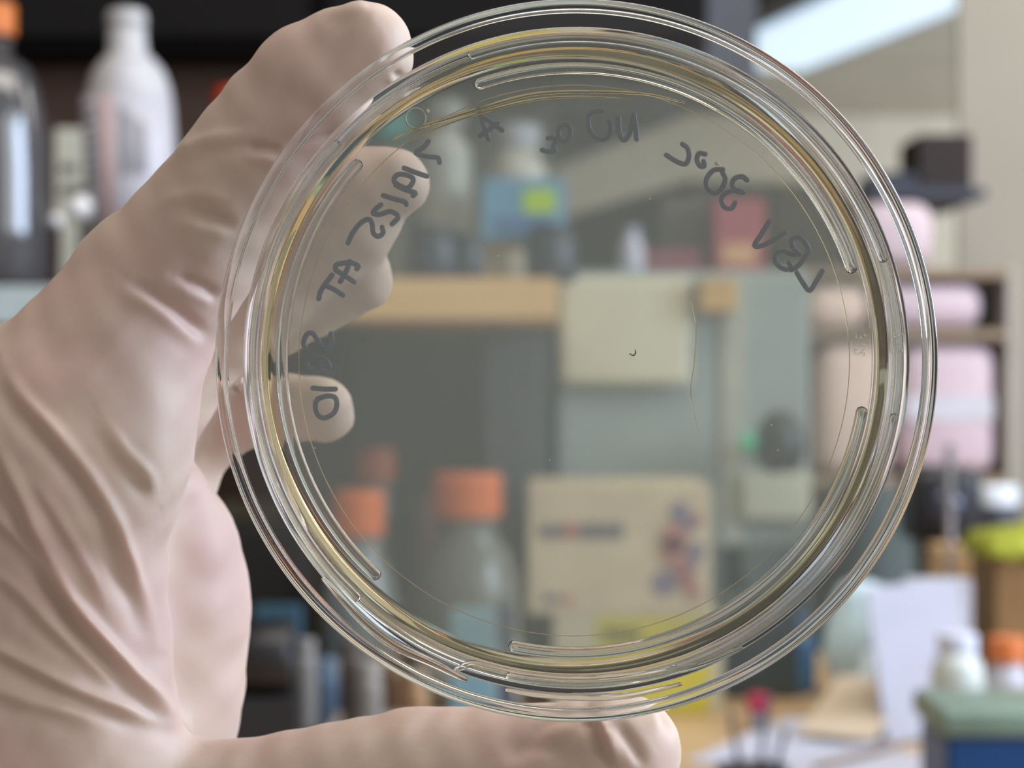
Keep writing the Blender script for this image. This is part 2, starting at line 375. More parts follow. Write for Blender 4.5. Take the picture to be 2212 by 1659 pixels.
# grey equipment housing right of the shelf (carries the hanging sheet)
Ye = 1.70
xe0, xe1 = xat(1200, Ye), xat(1750, Ye)
t = thing('instrument_cabinet', 'large grey instrument housing behind the cream box, with a pale sheet on its front', 'instrument', ((xe0+xe1)/2, Ye+0.095, BENCH))
he = zat(585, Ye)-BENCH
mesh_obj('housing', box_bm(xe1-xe0, 0.19, he, 0.006), mat('instrument_grey', (152, 164, 162), 0.5, var=0.04), t)
mesh_obj('side_trim', box_bm(0.02, 0.004, he*0.98, 0.001, at=((xe1-xe0)/2-0.068, -0.097, 0.002)), mat('instrument_pale', (176, 178, 164), 0.5), t)
mesh_obj('base_panel', box_bm((xe1-xe0)*0.98, 0.004, he*0.33, 0.001, at=(0, -0.097, 0.002)), mat('instrument_dark', (92, 104, 104), 0.5), t)
sheet('paper_sheet', 'pale cream sheet fixed to the grey housing in the middle of the dish view', 1207, 598, 1492, 832, 1.688, (206, 202, 178), -0.003)
# red / pink items on top of the housing
zh = BENCH+he
t, w, h, d = carton('red_box', 'dull red box on the grey housing, seen through the upper right of the dish', 1340, 1520, zat(540, 1.74)-zh, 1.74, zh, 0.05, (122, 64, 70))
t, w, h, d = carton('pink_box', 'tall pinkish red box on the grey housing below the 30 degree mark', 1545, 1652, zat(432, 1.73)-zh, 1.73, zh, 0.06, (158, 80, 90))
patch(t, 'pale_label', 0.15, 0.12, 0.8, 0.4, 0, (206, 160, 120), w, h, d)
t, w, h, d = carton('grey_box', 'dark grey box on the grey housing, seen behind the marker writing', 1430, 1550, zat(430, 1.80)-zh, 1.80, zh, 0.07, (84, 78, 72))
bottle('squeeze_bottle', 'lavender white rounded bottle on the grey housing left of the red box', 1365, 1.718, zh, 0.011, zat(500, 1.718)-zh, 0.006, 0.006, (190, 190, 210), (170, 175, 200), 0.007, 0.006, shoulder=0.5)
t, w, h, d = carton('tan_block', 'small tan block clipped to the grey housing under the pink box', 1512, 1592, 0.028, 1.672, zat(672, 1.672), 0.026, (196, 160, 104), flap=False)

# ---- bench: under the shelf, orange capped bottles
def media_bottle(label, px, Y, cap_top, cap_w_px, cap_h_px, tilt=0, body=(112, 118, 116), cap=(206, 100, 30)):
    h = zat(cap_top, Y)-BENCH; cr = cap_w_px/2/F*Y; ch = cap_h_px/F*Y
    t = thing('media_bottle', label, 'bottle', (xat(px, Y), Y, BENCH), 0, 'orange capped bottles on the bench')
    br = cr*1.55; hb = (h-ch)
    prof = [(0, 0), (br*0.92, 0), (br, 0.004), (br, hb*0.55), (br*0.96, hb*0.68), (br*0.8, hb*0.82), (cr*0.85, hb*0.9), (cr*0.85, hb), (0, hb)]
    b = mesh_obj('bottle_body', lathe_bm(prof, 40), mat('mb_'+str(body), body, 0.2, var=0.05), t, True)
    mesh_obj('white_label', lathe_bm([(br*1.003, hb*0.15), (br*1.012, hb*0.15), (br*1.012, hb*0.42), (br*1.003, hb*0.42)], 40, closed=True), mat('mb_label', (176, 176, 166), 0.6), t, True)
    # ribbed cap
    bm = bmesh.new(); n = 60; rings = []
    for z, f in ((hb-0.002, 1.0), (hb+ch*0.88, 1.0), (h, 0.93)):
        rings.append([bm.verts.new(((cr*f*(1+0.02*(i % 2)))*math.cos(2*math.pi*i/n), (cr*f*(1+0.02*(i % 2)))*math.sin(2*math.pi*i/n), z)) for i in range(n)])
    for A, B in zip(rings[:-1], rings[1:]):
        for i in range(n): bm.faces.new((A[i], A[(i+1) % n], B[(i+1) % n], B[i]))
    bm.faces.new(rings[0]); bm.faces.new(rings[-1])
    mesh_obj('screw_cap', bm, mat('cap_'+str(cap), cap, 0.45), t)
    if tilt:
        t.rotation_euler = (0, tilt, 0)
    return t
media_bottle('clear bottle with the brightest orange cap, lower left in the dish view', 776, 1.40, 1060, 108, 88)
media_bottle('clear bottle with a dim brownish orange cap behind the other capped bottles', 808, 1.66, 968, 92, 66, body=(96, 102, 98), cap=(160, 74, 36))
media_bottle('wide bottle with a big orange cap left of the cream box', 1010, 1.46, 1022, 146, 86, body=(104, 104, 96))
t, w, h, d = carton('reagent_box', 'brownish red box standing behind the wide orange capped bottle', 905, 975, zat(1075, 1.62)-BENCH, 1.60, BENCH, 0.05, (112, 74, 66))
t, w, h, d = carton('light_blue_box', 'small light blue box on the bench left of the cream boxes', 972, 1072, zat(1315, 1.37)-BENCH, 1.345, BENCH, 0.02, (124, 160, 170))
t, w, h, d = carton('navy_box', 'small dark navy box right of the light blue box', 1076, 1112, zat(1305, 1.37)-BENCH, 1.345, BENCH, 0.02, (70, 78, 94))
# pale tray in front
t = thing('sample_tray', 'shallow pale tray lying on the bench in front of the light blue box', 'tray', (xat(940, 1.28), 1.30, BENCH))
mesh_obj('tray_floor', box_bm(0.14, 0.06, 0.003, 0.001), mat('tray_pale', (168, 158, 140), 0.5), t)
for a in ((0, -0.03, 0.14, 0.003), (0, 0.03, 0.14, 0.003)):
    mesh_obj('tray_rim', box_bm(a[2], a[3], 0.035, 0.001, at=(a[0], a[1], 0)), mat('tray_pale', (168, 158, 140), 0.5), t)
for a in (-0.0685, 0.0685):
    mesh_obj('tray_rim', box_bm(0.003, 0.057, 0.035, 0.001, at=(a, 0, 0)), mat('tray_pale', (168, 158, 140), 0.5), t)

# cream boxes, the yellow label one below
Yc = 1.53
zmid = zat(1328, Yc)
t, w, h, d = carton('kit_box', 'lower cream box with a bright yellow label, under the picture box', 1195, 1562, zmid-BENCH, Yc, BENCH, 0.12, (190, 184, 158), flap=False)
patch(t, 'yellow_label', 0.26, 0.02, 0.92, 0.98, 0, (204, 192, 66), w, h, d)
marks(t, 'printed_word', [(0.30, 0.74, 0.345, 0.88), (0.355, 0.74, 0.39, 0.86), (0.40, 0.74, 0.43, 0.86), (0.44, 0.74, 0.475, 0.86), (0.485, 0.74, 0.51, 0.86)], (84, 84, 52), w, h, d)
t, w, h, d = carton('kit_box', 'upper cream box with a dark and red printed word and a red blue picture', 1140, 1536, zat(1050, Yc)-zmid-0.0005, Yc, zmid+0.0005, 0.12, (204, 188, 158))
wd = [(0.07+0.034*i, 0.60, 0.07+0.034*i+0.024, 0.70) for i in range(4)]
marks(t, 'printed_word', wd+[(0.28+0.036*i, 0.595, 0.28+0.036*i+0.027, 0.71) for i in range(7)], (92, 94, 110), w, h, d)
marks(t, 'red_letters', [(0.205, 0.60, 0.225, 0.73), (0.235, 0.60, 0.262, 0.70)], (190, 90, 90), w, h, d)
marks(t, 'small_logo', [(0.08, 0.10, 0.13, 0.15), (0.14, 0.10, 0.18, 0.15)], (90, 90, 120), w, h, d)
marks(t, 'small_red_logo', [(0.19, 0.10, 0.25, 0.14)], (190, 100, 95), w, h, d)
bm = bmesh.new()
for cx, cz, rr in ((0.83, 0.80, 0.055), (0.88, 0.70, 0.045), (0.92, 0.50, 0.045), (0.75, 0.25, 0.07), (0.88, 0.40, 0.05)):
    bmesh.ops.create_cone(bm, cap_ends=True, segments=24, radius1=rr*w, radius2=rr*w, depth=0.0006, matrix=Matrix.Translation((-w/2+cx*w, -d/2-0.0012, cz*h)) @ Matrix.Rotation(R(90), 4, 'X'))
mesh_obj('blue_picture', bm, mat('picture_blue', (122, 112, 136), 0.6), t)
bm = bmesh.new()
for cx, cz, rr in ((0.80, 0.60, 0.075), (0.79, 0.50, 0.07), (0.84, 0.36, 0.05), (0.87, 0.27, 0.05), (0.91, 0.17, 0.035), (0.93, 0.75, 0.03)):
    bmesh.ops.create_cone(bm, cap_ends=True, segments=24, radius1=rr*w, radius2=rr*w, depth=0.0006, matrix=Matrix.Translation((-w/2+cx*w, -d/2-0.0019, cz*h)) @ Matrix.Rotation(R(90), 4, 'X'))
mesh_obj('red_picture', bm, mat('picture_red', (178, 116, 110), 0.6), t)

# green lamp device
Yg = 1.636
t = thing('dark_device', 'small black device with a glowing green lamp, right side of the dish view', 'device', (xat(1685, Yg), Yg, zat(1020, Yg)))
b = mesh_obj('device_body', lathe_bm([(0, 0), (0.012, 0), (0.020, 0.010), (0.022, 0.022), (0.019, 0.038), (0.010, 0.050), (0, 0.052)], 32), mat('device_black', (40, 46, 50), 0.4), t, True)
mesh_obj('bracket', box_bm(0.014, 0.062, 0.012, 0.002, at=(0, 0.028, 0.018)), mat('device_black', (40, 46, 50), 0.4), t)
bm = bmesh.new(); bmesh.ops.create_uvsphere(bm, u_segments=24, v_segments=16, radius=0.0075)
bmesh.ops.translate(bm, verts=bm.verts, vec=(-0.0275, -0.006, 0.026))
mesh_obj('green_lamp', bm, mat('green_led', (40, 160, 120), 0.4, emit=(60, 190, 140), strength=0.5), t, True)
mesh_obj('lamp_holder', box_bm(0.012, 0.008, 0.010, 0.002, at=(-0.022, 0.002, 0.021)), mat('device_black', (40, 46, 50), 0.4), t)
sheet('paper_note', 'small cream note fixed under the black device with the green lamp', 1602, 1020, 1752, 1122, 1.688, (200, 200, 178), -0.002)

# ---- right: pink stacks on a rack
Yp = 1.95
t = thing('shelf_rack', 'open rack behind the right rim holding the pale pink packs', 'rack', (0.395, Yp+0.09, 0))
zs = [zat(578, Yp), zat(712, Yp), zat(1030, Yp)]
mP = mat('rack_brown', (150, 130, 108), 0.6)
for z in zs: mesh_obj('rack_shelf', box_bm(0.206, 0.16, 0.010, 0.001, at=(0, 0, z-0.010)), mP, t)
for sx in (-0.1085, 0.1085):
    mesh_obj('upright', box_bm(0.008, 0.16, zs[0], 0.001, at=(sx, 0, 0)), mat('rack_grey', (176, 170, 158), 0.6), t)
def pack(label, px0, px1, py0, z, Y, col, band=False, rr=0.02):
    w = (px1-px0)/F*Y; h = zat(py0, Y)-z-0.0005
    t = thing('pink_pack', label, 'pack', (xat((px0+px1)/2, Y), Y+0.08, z+0.0005), 0, 'pale pink packs on the rack')
    bm = box_bm(w, 0.13, h, min(rr, h*0.42, w*0.3))
    mesh_obj('wrapping', bm, mat('pack_'+str(col), col, 0.5, var=0.05, scale=12), t, True)
    if band: mesh_obj('band', box_bm(w*0.90, 0.002, h*0.18, 0.0005, at=(0, -0.0655, h*0.42)), mat('pack_band', (206, 204, 212), 0.5), t)
    return t
pack('pale pink pack on the top tier behind the right rim of the dish', 1860, 2030, 430, zs[0], Yp, (204, 184, 190))
pack('rounded pale pink pack on the middle tier at the right rim', 1890, 2135, 607, zs[1], Yp, (206, 186, 194))
pack('tall pale pink pack with a white band on the lowest tier at the right rim', 1955, 2165, 742, zs[2], Yp, (208, 186, 194), True)
pack('tall peach pink pack on the lowest tier seen through the dish', 1775, 1940, 735, zs[2], Yp, (250, 222, 212))
pack('peach pink pack on the middle tier seen through the dish', 1749, 1882, 609, zs[1], Yp+0.001, (250, 222, 212))
# dark brown box on top of the rack
t, w, h, d = carton('storage_box', 'dark brown box high on the right in front of the beige wall', 1985, 2100, zat(290, 2.0)-CZ-0.2005, 2.0, CZ+0.2005, 0.10, (36, 22, 16), flap=False)
o = mesh_obj('high_shelf', box_bm(0.118, 0.20, 0.010, 0.001), mat('shelf_slate', (58, 62, 76), 0.6)); o.location = (xat(1975, 2.05), 2.08, CZ+0.190)
tag(o, 'dark slate shelf under the dark brown box at upper right', 'shelf')
o = mesh_obj('dark_case', box_bm(0.045, 0.10, 0.018, 0.003), mat('case_slate', (48, 52, 64), 0.6)); o.location = (xat(1935, 2.0), 2.05, CZ+0.2005); tag(o, 'flat dark slate case left of the dark brown box', 'case')

# ---- right bench clutter
def on_bench(px, Y): return (xat(px, Y), Y, BENCH)
# black instrument
Yk = 1.68
t = thing('bench_scope', 'black rounded instrument outside the right rim below the pink packs', 'instrument', on_bench(2030, Yk))
hk = zat(1005, Yk)-BENCH
mesh_obj('base', box_bm(0.065, 0.08, 0.02, 0.004), mat('scope_black', (34, 34, 38), 0.4), t)
mesh_obj('column', box_bm(0.035, 0.035, hk-0.06, 0.006, at=(0, 0.01, 0.02)), mat('scope_grey', (80, 82, 84), 0.5), t)
mesh_obj('head', box_bm(0.062, 0.07, 0.066, 0.012, at=(0, 0, hk-0.066)), mat('scope_black', (34, 34, 38), 0.4), t, True)
bm = lathe_bm([(0, 0), (0.016, 0), (0.018, 0.004), (0.018, 0.016), (0, 0.016)], 32)
e = mesh_obj('lens_ring', bm, mat('lens_blue', (46, 48, 62), 0.2), t, True); e.location = (-0.004, -0.034, hk-0.034); e.rotation_euler = (R(90), 0, 0)
# tall clear rod
o = mesh_obj('clear_rod', lathe_bm([(0, 0), (0.0035, 0), (0.0035, zat(960, 1.52)-BENCH), (0, zat(960, 1.52)-BENCH)], 24), mat('rod_clear', (200, 200, 208), 0.1, trans=0.85), None, True)
o.location = on_bench(2052, 1.52); tag(o, 'tall clear plastic rod standing in front of the black instrument', 'rod')
# white cup
bottle('white_cup', 'dark jar with a white lid at the right, beside the beige wall', 2150, 1.80, BENCH, 0.024, zat(1085, 1.80)-BENCH, 0.020, 0.006, (58, 60, 70), (226, 234, 244), 0.021, 0.018, cat='jar', shoulder=0.05)
# tan box with lime top
Yt = 1.46
ht = zat(1178, Yt)-BENCH
t, w, h, d = carton('cardboard_box', 'tan cardboard box with a lime green cloth on top at the right edge', 2152, 2360, ht, Yt, BENCH, 0.08, (132, 100, 60), flap=False)
bm = bmesh.new(); nn = 14
g = [[bm.verts.new((-w/2-0.006+(w+0.012)*i/nn, -d/2-0.006+(d+0.012)*j/nn, ht+0.001+0.010*math.exp(-((i/nn-0.55)**2+(j/nn-0.5)**2)*5)+0.003*math.sin(i*1.7+j)-(0.012 if i in (0, nn) or j in (0, nn) else 0)*1)) for j in range(nn+1)] for i in range(nn+1)]
for i in range(nn):
    for j in range(nn): bm.faces.new((g[i][j], g[i+1][j], g[i+1][j+1], g[i][j+1]))
c_ = mesh_obj('lime_cloth', bm, mat('cloth_lime', (162, 168, 50), 0.8), None, True); c_.location = t.location
sm = c_.modifiers.new('s', 'SOLIDIFY'); sm.thickness = 0.0015; sm.offset = 1
tag(c_, 'lime green cloth lying on top of the tan cardboard box', 'cloth')
# small tan/white box left of it
t, w, h, d = carton('small_carton', 'small white topped tan carton left of the big cardboard box', 2030, 2112, zat(1180, 1.60)-BENCH, 1.575, BENCH, 0.05, (196, 158, 112))
# leaning white sheet
def slab(name, label, cat, px, Y, w, d, th, col, rz=0, tilt=(0, 0), z=None, rough=0.7):
    o = mesh_obj(name, box_bm(w, d, th, min(0.001, th*0.3)), mat('slab_'+str(col), col, rough, var=0.04))
    o.location = (xat(px, Y), Y, BENCH if z is None else z); o.rotation_euler = (tilt[0], tilt[1], rz)
    tag(o, label, cat); return o
slab('white_board', 'white board leaning upright in front of the black instrument', 'board', 2015, 1.41, 0.072, 0.004, 0.112, (182, 184, 198), 0.2, (R(-10), R(-5)), BENCH+0.004)
t, w, h, d = carton('white_carton', 'big white carton right of the leaning board, under the tan box', 1960, 2100, zat(1250, 1.47)-BENCH, 1.46, BENCH, 0.02, (186, 186, 196), flap=False)
# clear light blue bags
def bag(label, px, Y, r, h, col, seed=0, name='plastic_bag', cat='bag', z=None):
    bm = bmesh.new(); bmesh.ops.create_icosphere(bm, subdivisions=4, radius=1.0)
    rnd = np.random.RandomState(seed); ks = rnd.randn(7, 3)*3.0; ph = rnd.rand(7)*6
    for v in bm.verts:
        p = np.array(v.co); f = 1+0.09*sum(math.sin(float(ks[i] @ p)+ph[i]) for i in range(7))/2
        v.co = Vector((p[0]*r*f, p[1]*r*0.7*f, (max(p[2]*f, -0.9)+0.9)*h/2))
    o = mesh_obj(name, bm, mat('bag_'+str(col), col, 0.25, var=0.15, scale=60), None, True); o.location = (xat(px, Y), Y, BENCH if z is None else z)
    tag(o, label, cat); return o
bag('pale blue crumpled plastic bag on the bench inside the right curve of the rim', 1875, 1.60, 0.034, 0.100, (200, 226, 236), 3)
bag('light blue crumpled bag at the lower right behind the papers', 1925, 1.50, 0.032, 0.060, (212, 230, 236), 5)
bottle('wash_bottle', 'blue bottle standing behind the lower right rim of the dish', 1722, 1.64, BENCH, 0.016, zat(1350, 1.64)-BENCH, 0.008, 0.008, (96, 142, 190), (80, 130, 180), 0.009, 0.01, shoulder=0.2)
o = mesh_obj('grey_bin', box_bm(0.075, 0.05, zat(1290, 1.60)-BENCH, 0.003), mat('bin_teal_grey', (66, 78, 80), 0.5)); o.location = on_bench(1620, 1.63); tag(o, 'dark teal grey bin right of the yellow label box', 'bin')
# white capped bottle
bottle('sample_bottle', 'small clear bottle with a round silver white cap at the lower right', 2068, 1.24, BENCH, 0.017, zat(1400, 1.24)-BENCH, 0.012, 0.006, (206, 212, 206), (216, 220, 236), 0.0125, 0.012, shoulder=0.2)
bottle('sample_bottle', 'small bottle with an orange cap right of the silver capped one', 2175, 1.30, BENCH, 0.014, zat(1420, 1.30)-BENCH, 0.010, 0.006, (196, 196, 206), (212, 118, 62), 0.013, 0.016, shoulder=0.2)
# blue bin with green rim
Yv = 1.10
t = thing('storage_bin', 'deep blue bin with a sage green lid at the lower right corner', 'bin', (xat(2205, Yv)+0.010, Yv+0.035, BENCH))
hv = zat(1592, Yv)-BENCH
bm = box_bm(0.104, 0.075, hv, 0.004)
mesh_obj('bin_body', bm, mat('bin_blue', (12, 66, 122), 0.4), t)
mesh_obj('lid', box_bm(0.112, 0.083, 0.016, 0.004, at=(0, 0, hv+0.0002)), mat('lid_sage', (122, 142, 128), 0.4, var=0.1), t, True)
# papers on bench
def flatpaper(label, px, Y, w, d, rz, col, z, th=0.0012, name='paper_sheet', tilt=0.0):
    return slab(name, label, 'paper', px, Y, w, d, th, col, rz, (tilt, 0), BENCH+z)
p_ = flatpaper('white printed paper lying on the bench behind the thumb tip', 1740, 1.40, 0.10, 0.20, -0.5, (190, 192, 208), 0.0)
p2 = flatpaper('cream sheet folded up on the white papers at the lower right', 1850, 1.43, 0.06, 0.08, -0.6, (206, 188, 164), 0.022, 0.0012, 'cream_sheet', R(24))
p3 = flatpaper('second white paper overlapping near the blue bin', 1900, 1.30, 0.11, 0.12, -0.75, (190, 190, 202), 0.0025)
o = mesh_obj('pencil', tube_bm([(-0.055, 0, 0), (0.055, 0, 0)], 0.0022, 8), wood('pencil_wood', (120, 98, 76), (140, 116, 90)))
o.location = (xat(1860, 1.33), 1.33, BENCH+0.0062); o.rotation_euler = (0, 0, R(48)); tag(o, 'thin brown pencil lying diagonally on the white papers', 'pencil')
# magenta item, black spiky thing
bottle('tube_cap_jar', 'small magenta capped tube at the lower right of the thumb tip', 1640, 1.46, BENCH, 0.008, zat(1530, 1.46)-BENCH, 0.008, 0.004, (150, 150, 160), (190, 50, 90), 0.009, 0.012, cat='tube')
t = thing('pen_cup', 'black cup of dark pens at the bottom right of the thumb tip', 'pen cup', (xat(1625, 1.17), 1.17, BENCH))
mesh_obj('cup', lathe_bm([(0, 0), (0.020, 0), (0.022, 0.030), (0.020, 0.030), (0.018, 0.002), (0, 0.002)], 32), mat('cup_black', (30, 28, 32), 0.5), t, True)
for i, (dx, dy, hh_) in enumerate(((-0.008, 0.0, 0.062), (0.006, 0.004, 0.070), (0.012, -0.004, 0.052))):
    q = mesh_obj('pen', tube_bm([(dx*0.5, dy*0.5, 0.005), (dx*1.6, dy*1.4, hh_)], 0.0016, 8), mat('pen_dark', (60, 62, 76), 0.4), None)
    q.location = t.location
    tag(q, ('left leaning dark pen in the black cup', 'tallest dark pen, upright in the black cup', 'shortest dark pen leaning right in the black cup')[i], 'pen', 'pens in the black cup')

# ---- lower left clutter between palm and dish
o = mesh_obj('black_case', box_bm(0.075, 0.06, zat(1135, 1.42)-BENCH, 0.004), mat('case_black', (16, 14, 14), 0.6)); o.location = on_bench(560, 1.46)
tag(o, 'tall black case on the bench between the palm and the dish rim', 'case')
t, w, h, d = carton('teal_box', 'small dark teal blue box in the gap between palm and dish', 545, 645, zat(1315, 1.36)-BENCH, 1.35, BENCH, 0.03, (42, 76, 92))
o = mesh_obj('black_roll', lathe_bm([(0.010, -0.02), (0.022, -0.02), (0.024, -0.017), (0.024, 0.017), (0.022, 0.02), (0.010, 0.02)], 40, closed=True), mat('roll_black', (26, 24, 26), 0.4), None, True)
o.location = (xat(570, 1.28), 1.28, BENCH+0.0245+0.056); o.rotation_euler = (0, R(90), 0); tag(o, 'black tape roll standing in front of the teal box', 'tape roll')
slab('roll_stand', 'dark block under the black tape roll', 'block', 570, 1.28, 0.05, 0.04, 0.056, (30, 28, 30))
t, w, h, d = carton('olive_box', 'olive brown box under the pale shelf just left of the dish rim', 470, 600, zat(1085, 1.72)-BENCH, 1.72, BENCH, 0.05, (92, 86, 62))
cl = [(660, 1400, (118, 116, 114), 'grey'), (705, 1440, (92, 112, 136), 'slate blue'), (760, 1400, (70, 60, 54), 'dark brown'), (800, 1450, (136, 132, 126), 'pale grey'), (850, 1430, (124, 96, 72), 'brown'), (900, 1470, (168, 132, 96), 'tan')]
for i, (px, py, col, nm) in enumerate(cl):
    Yq = 1.30+0.035*((i*2) % 3)
    bottle('sample_vial', 'small %s vial in the row on the bench below the lower left rim' % nm, px, Yq, BENCH, 0.0085, zat(py, Yq)-BENCH, 0.006, 0.005, col, tuple(min(255, c+20) for c in col), 0.0068, 0.008, cat='vial', shoulder=0.1)

# ------------------------------------------------------------------ the petri dish
def glass_mat(name, tint, ior=1.5, rough=0.0):
    m = bpy.data.materials.new(name); m.use_nodes = True; nt = m.node_tree; nt.nodes.clear()
    out = nt.nodes.new('ShaderNodeOutputMaterial'); g = nt.nodes.new('ShaderNodeBsdfGlass')
    g.inputs['Color'].default_value = (*tint, 1); g.inputs['IOR'].default_value = ior; g.inputs['Roughness'].default_value = rough
    nt.links.new(g.outputs[0], out.inputs[0]); return m
def clear_mat(name, tint, refl=0.035, haze=0.0, hazecol=(0.6, 0.58, 0.5)):
    """a flat, very clear sheet: light goes straight through, a little is mirrored, some is scattered"""
    m = bpy.data.materials.new(name); m.use_nodes = True; nt = m.node_tree; nt.nodes.clear()
    out = nt.nodes.new('ShaderNodeOutputMaterial'); t = nt.nodes.new('ShaderNodeBsdfTransparent'); t.inputs[0].default_value = (*tint, 1)
    g = nt.nodes.new('ShaderNodeBsdfGlossy'); g.inputs['Roughness'].default_value = 0.03; g.inputs['Color'].default_value = (1, 1, 1, 1)
    lw = nt.nodes.new('ShaderNodeLayerWeight'); lw.inputs['Blend'].default_value = 0.5
    pw = nt.nodes.new('ShaderNodeMath'); pw.operation = 'POWER'; pw.inputs[1].default_value = 5
    ma = nt.nodes.new('ShaderNodeMath'); ma.operation = 'MULTIPLY_ADD'; ma.inputs[1].default_value = 0.9; ma.inputs[2].default_value = refl
    nt.links.new(lw.outputs['Facing'], pw.inputs[0]); nt.links.new(pw.outputs[0], ma.inputs[0])
    mx = nt.nodes.new('ShaderNodeMixShader'); nt.links.new(ma.outputs[0], mx.inputs[0])
    nt.links.new(t.outputs[0], mx.inputs[1]); nt.links.new(g.outputs[0], mx.inputs[2])
    last = mx
    if haze:
        d = nt.nodes.new('ShaderNodeBsdfDiffuse'); d.inputs[0].default_value = (*hazecol, 1)
        tr = nt.nodes.new('ShaderNodeBsdfTranslucent'); tr.inputs[0].default_value = (*hazecol, 1)
        n = nt.nodes.new('ShaderNodeTexNoise'); n.inputs['Scale'].default_value = 35; n.inputs['Detail'].default_value = 2
        tc = nt.nodes.new('ShaderNodeTexCoord'); nt.links.new(tc.outputs['Object'], n.inputs['Vector'])
        hz = nt.nodes.new('ShaderNodeMath'); hz.operation = 'MULTIPLY_ADD'; hz.inputs[1].default_value = haze*0.5; hz.inputs[2].default_value = haze*0.75
        nt.links.new(n.outputs['Fac'], hz.inputs[0])
        m1 = nt.nodes.new('ShaderNodeMixShader'); nt.links.new(d.outputs[0], m1.inputs[1]); nt.links.new(tr.outputs[0], m1.inputs[2])
        m2 = nt.nodes.new('ShaderNodeMixShader'); nt.links.new(hz.outputs[0], m2.inputs[0])
        nt.links.new(mx.outputs[0], m2.inputs[1]); nt.links.new(m1.outputs[0], m2.inputs[2]); last = m2
    nt.links.new(last.outputs[0], out.inputs[0]); return m
M_rim = glass_mat('polystyrene_rim', (0.985, 0.99, 0.99), 1.5)
M_disc = clear_mat('polystyrene_clear', (0.985, 0.99, 0.99), 0.030)
M_agar_e = glass_mat('agar_edge', (0.95, 0.90, 0.76), 1.36)
M_agar = clear_mat('agar_gel', (0.90, 0.89, 0.845), 0.03, 0.13, (0.62, 0.70, 0.69))
M_bead = glass_mat('water_bead', (0.99, 0.99, 0.97), 1.33)
M_ink = mat('marker_ink', (44, 36, 74), 0.5, var=0.25, scale=300)

DISH_Y = 0.251
dish = thing('petri_dish', 'round clear petri dish of pale agar with mirrored marker writing, held in the glove', 'petri dish', P(1247, 781, DISH_Y))
dish.rotation_euler = (R(90+1.0), 0, R(0.5))
DM = Matrix.Translation(P(1247, 781, DISH_Y)) @ Euler((R(90+1.0), 0, R(0.5))).to_matrix().to_4x4()
DI = DM.inverted()
camv = Vector((0, 0, CZ))
def on_dish(px, py, zl):
    a = DI @ camv; b = DI @ P(px, py, 1.0); d = b-a
    return a + d*((zl-a.z)/d.z)
def rim_split(o, r_in, hi=10, lo=-10):
    for p in o.data.polygons:
        c = p.center; n = p.normal
        p.material_index = 1 if (math.hypot(c.x, c.y) < r_in and abs(n.z) > 0.9) else 0
N = 256
m_ = 0.001
def arcpts(cr, cz, r, a0, a1, n=4): return [(cr+r*math.cos(a0+(a1-a0)*i/n), cz+r*math.sin(a0+(a1-a0)*i/n)) for i in range(n+1)]
hp = math.pi/2
RL = 0.0468
lidp = [(0, 0), (0.0450, 0), (0.0455, 0)] + arcpts(RL-0.0006, -0.0006, 0.0006, hp, 0) + [(RL-0.0001, -0.0030)] + arcpts(RL-0.0004, -0.0046, 0.0004, 0, -hp) + \
    arcpts(RL-0.0008, -0.0046, 0.0004, -hp, -2*hp) + [(RL-0.0012, -0.0030), (RL-0.0012, -0.0014)] + arcpts(RL-0.0016, -0.0014, 0.0004, 0, hp) + [(0.0450, -0.0010), (0, -0.0010)]
lid = mesh_obj('lid', lathe_bm(lidp, N), [M_rim, M_disc], dish, True); rim_split(lid, 0.0451)
ZB = -0.0145
basep = [(0, ZB), (0.0414, ZB), (0.0419, ZB)] + arcpts(0.0424, ZB+0.0005, 0.0005, -hp, 0) + [(0.0432, -0.008), (0.0434, -0.0022)] + arcpts(0.0431, -0.0019, 0.0003, 0, hp) + \
    arcpts(0.0426, -0.0019, 0.0003, hp, 2*hp) + [(0.0421, -0.008), (0.0418, ZB+0.0020)] + arcpts(0.0414, ZB+0.0016, 0.0004, 0, -hp) + [(0, ZB+0.0012)]
base = mesh_obj('base', lathe_bm(basep, N), [M_rim, M_disc], dish, True); rim_split(base, 0.0413)
agp = [(0, ZB+0.00125), (0.0406, ZB+0.00125), (0.0410, ZB+0.0013)] + arcpts(0.0412, ZB+0.0018, 0.0004, -hp, 0) + [(0.04168, ZB+0.0060), (0.04172, ZB+0.0066), (0.0414, ZB+0.0060), (0.0410, ZB+0.0056), (0.0406, ZB+0.0055), (0, ZB+0.0055)]
bm = lathe_bm(agp, N)
for v in bm.verts:                       # uneven meniscus where the gel climbs the wall
    r = math.hypot(v.co.x, v.co.y); a = math.atan2(v.co.y, v.co.x)
    if r > 0.0409 and v.co.z > ZB+0.004:
        v.co.z += 0.0003*math.sin(5*a+1)+0.0001*math.sin(11*a)
agar = mesh_obj('agar', bm, [M_agar_e, M_agar], dish, True); rim_split(agar, 0.0407)
agar['label'] = 'pale amber agar gel'

# moulded stacking ribs on the base; the lid set is their reflection built as shape
def rib_and_reflection(a0, a1, r, z, hw, parent, mm=M_rim):
    n = max(10, int(abs(a1-a0)/1.5)); pts = [(r*math.cos(R(a0+(a1-a0)*i/n)), r*math.sin(R(a0+(a1-a0)*i/n)), z) for i in range(n+1)]
    return mesh_obj('rib_and_reflection', tube_bm(pts, hw, 12, flat=0.32), mm, parent, True)
for a0, a1 in ((109, 18.6), (-10, -102), (-133, -222)):
    rib_and_reflection(a0, a1, 0.0390, ZB+0.0060, 0.0008, base)
    rib_and_reflection(a0, a1, 0.0419, -0.0012, 0.0006, lid)
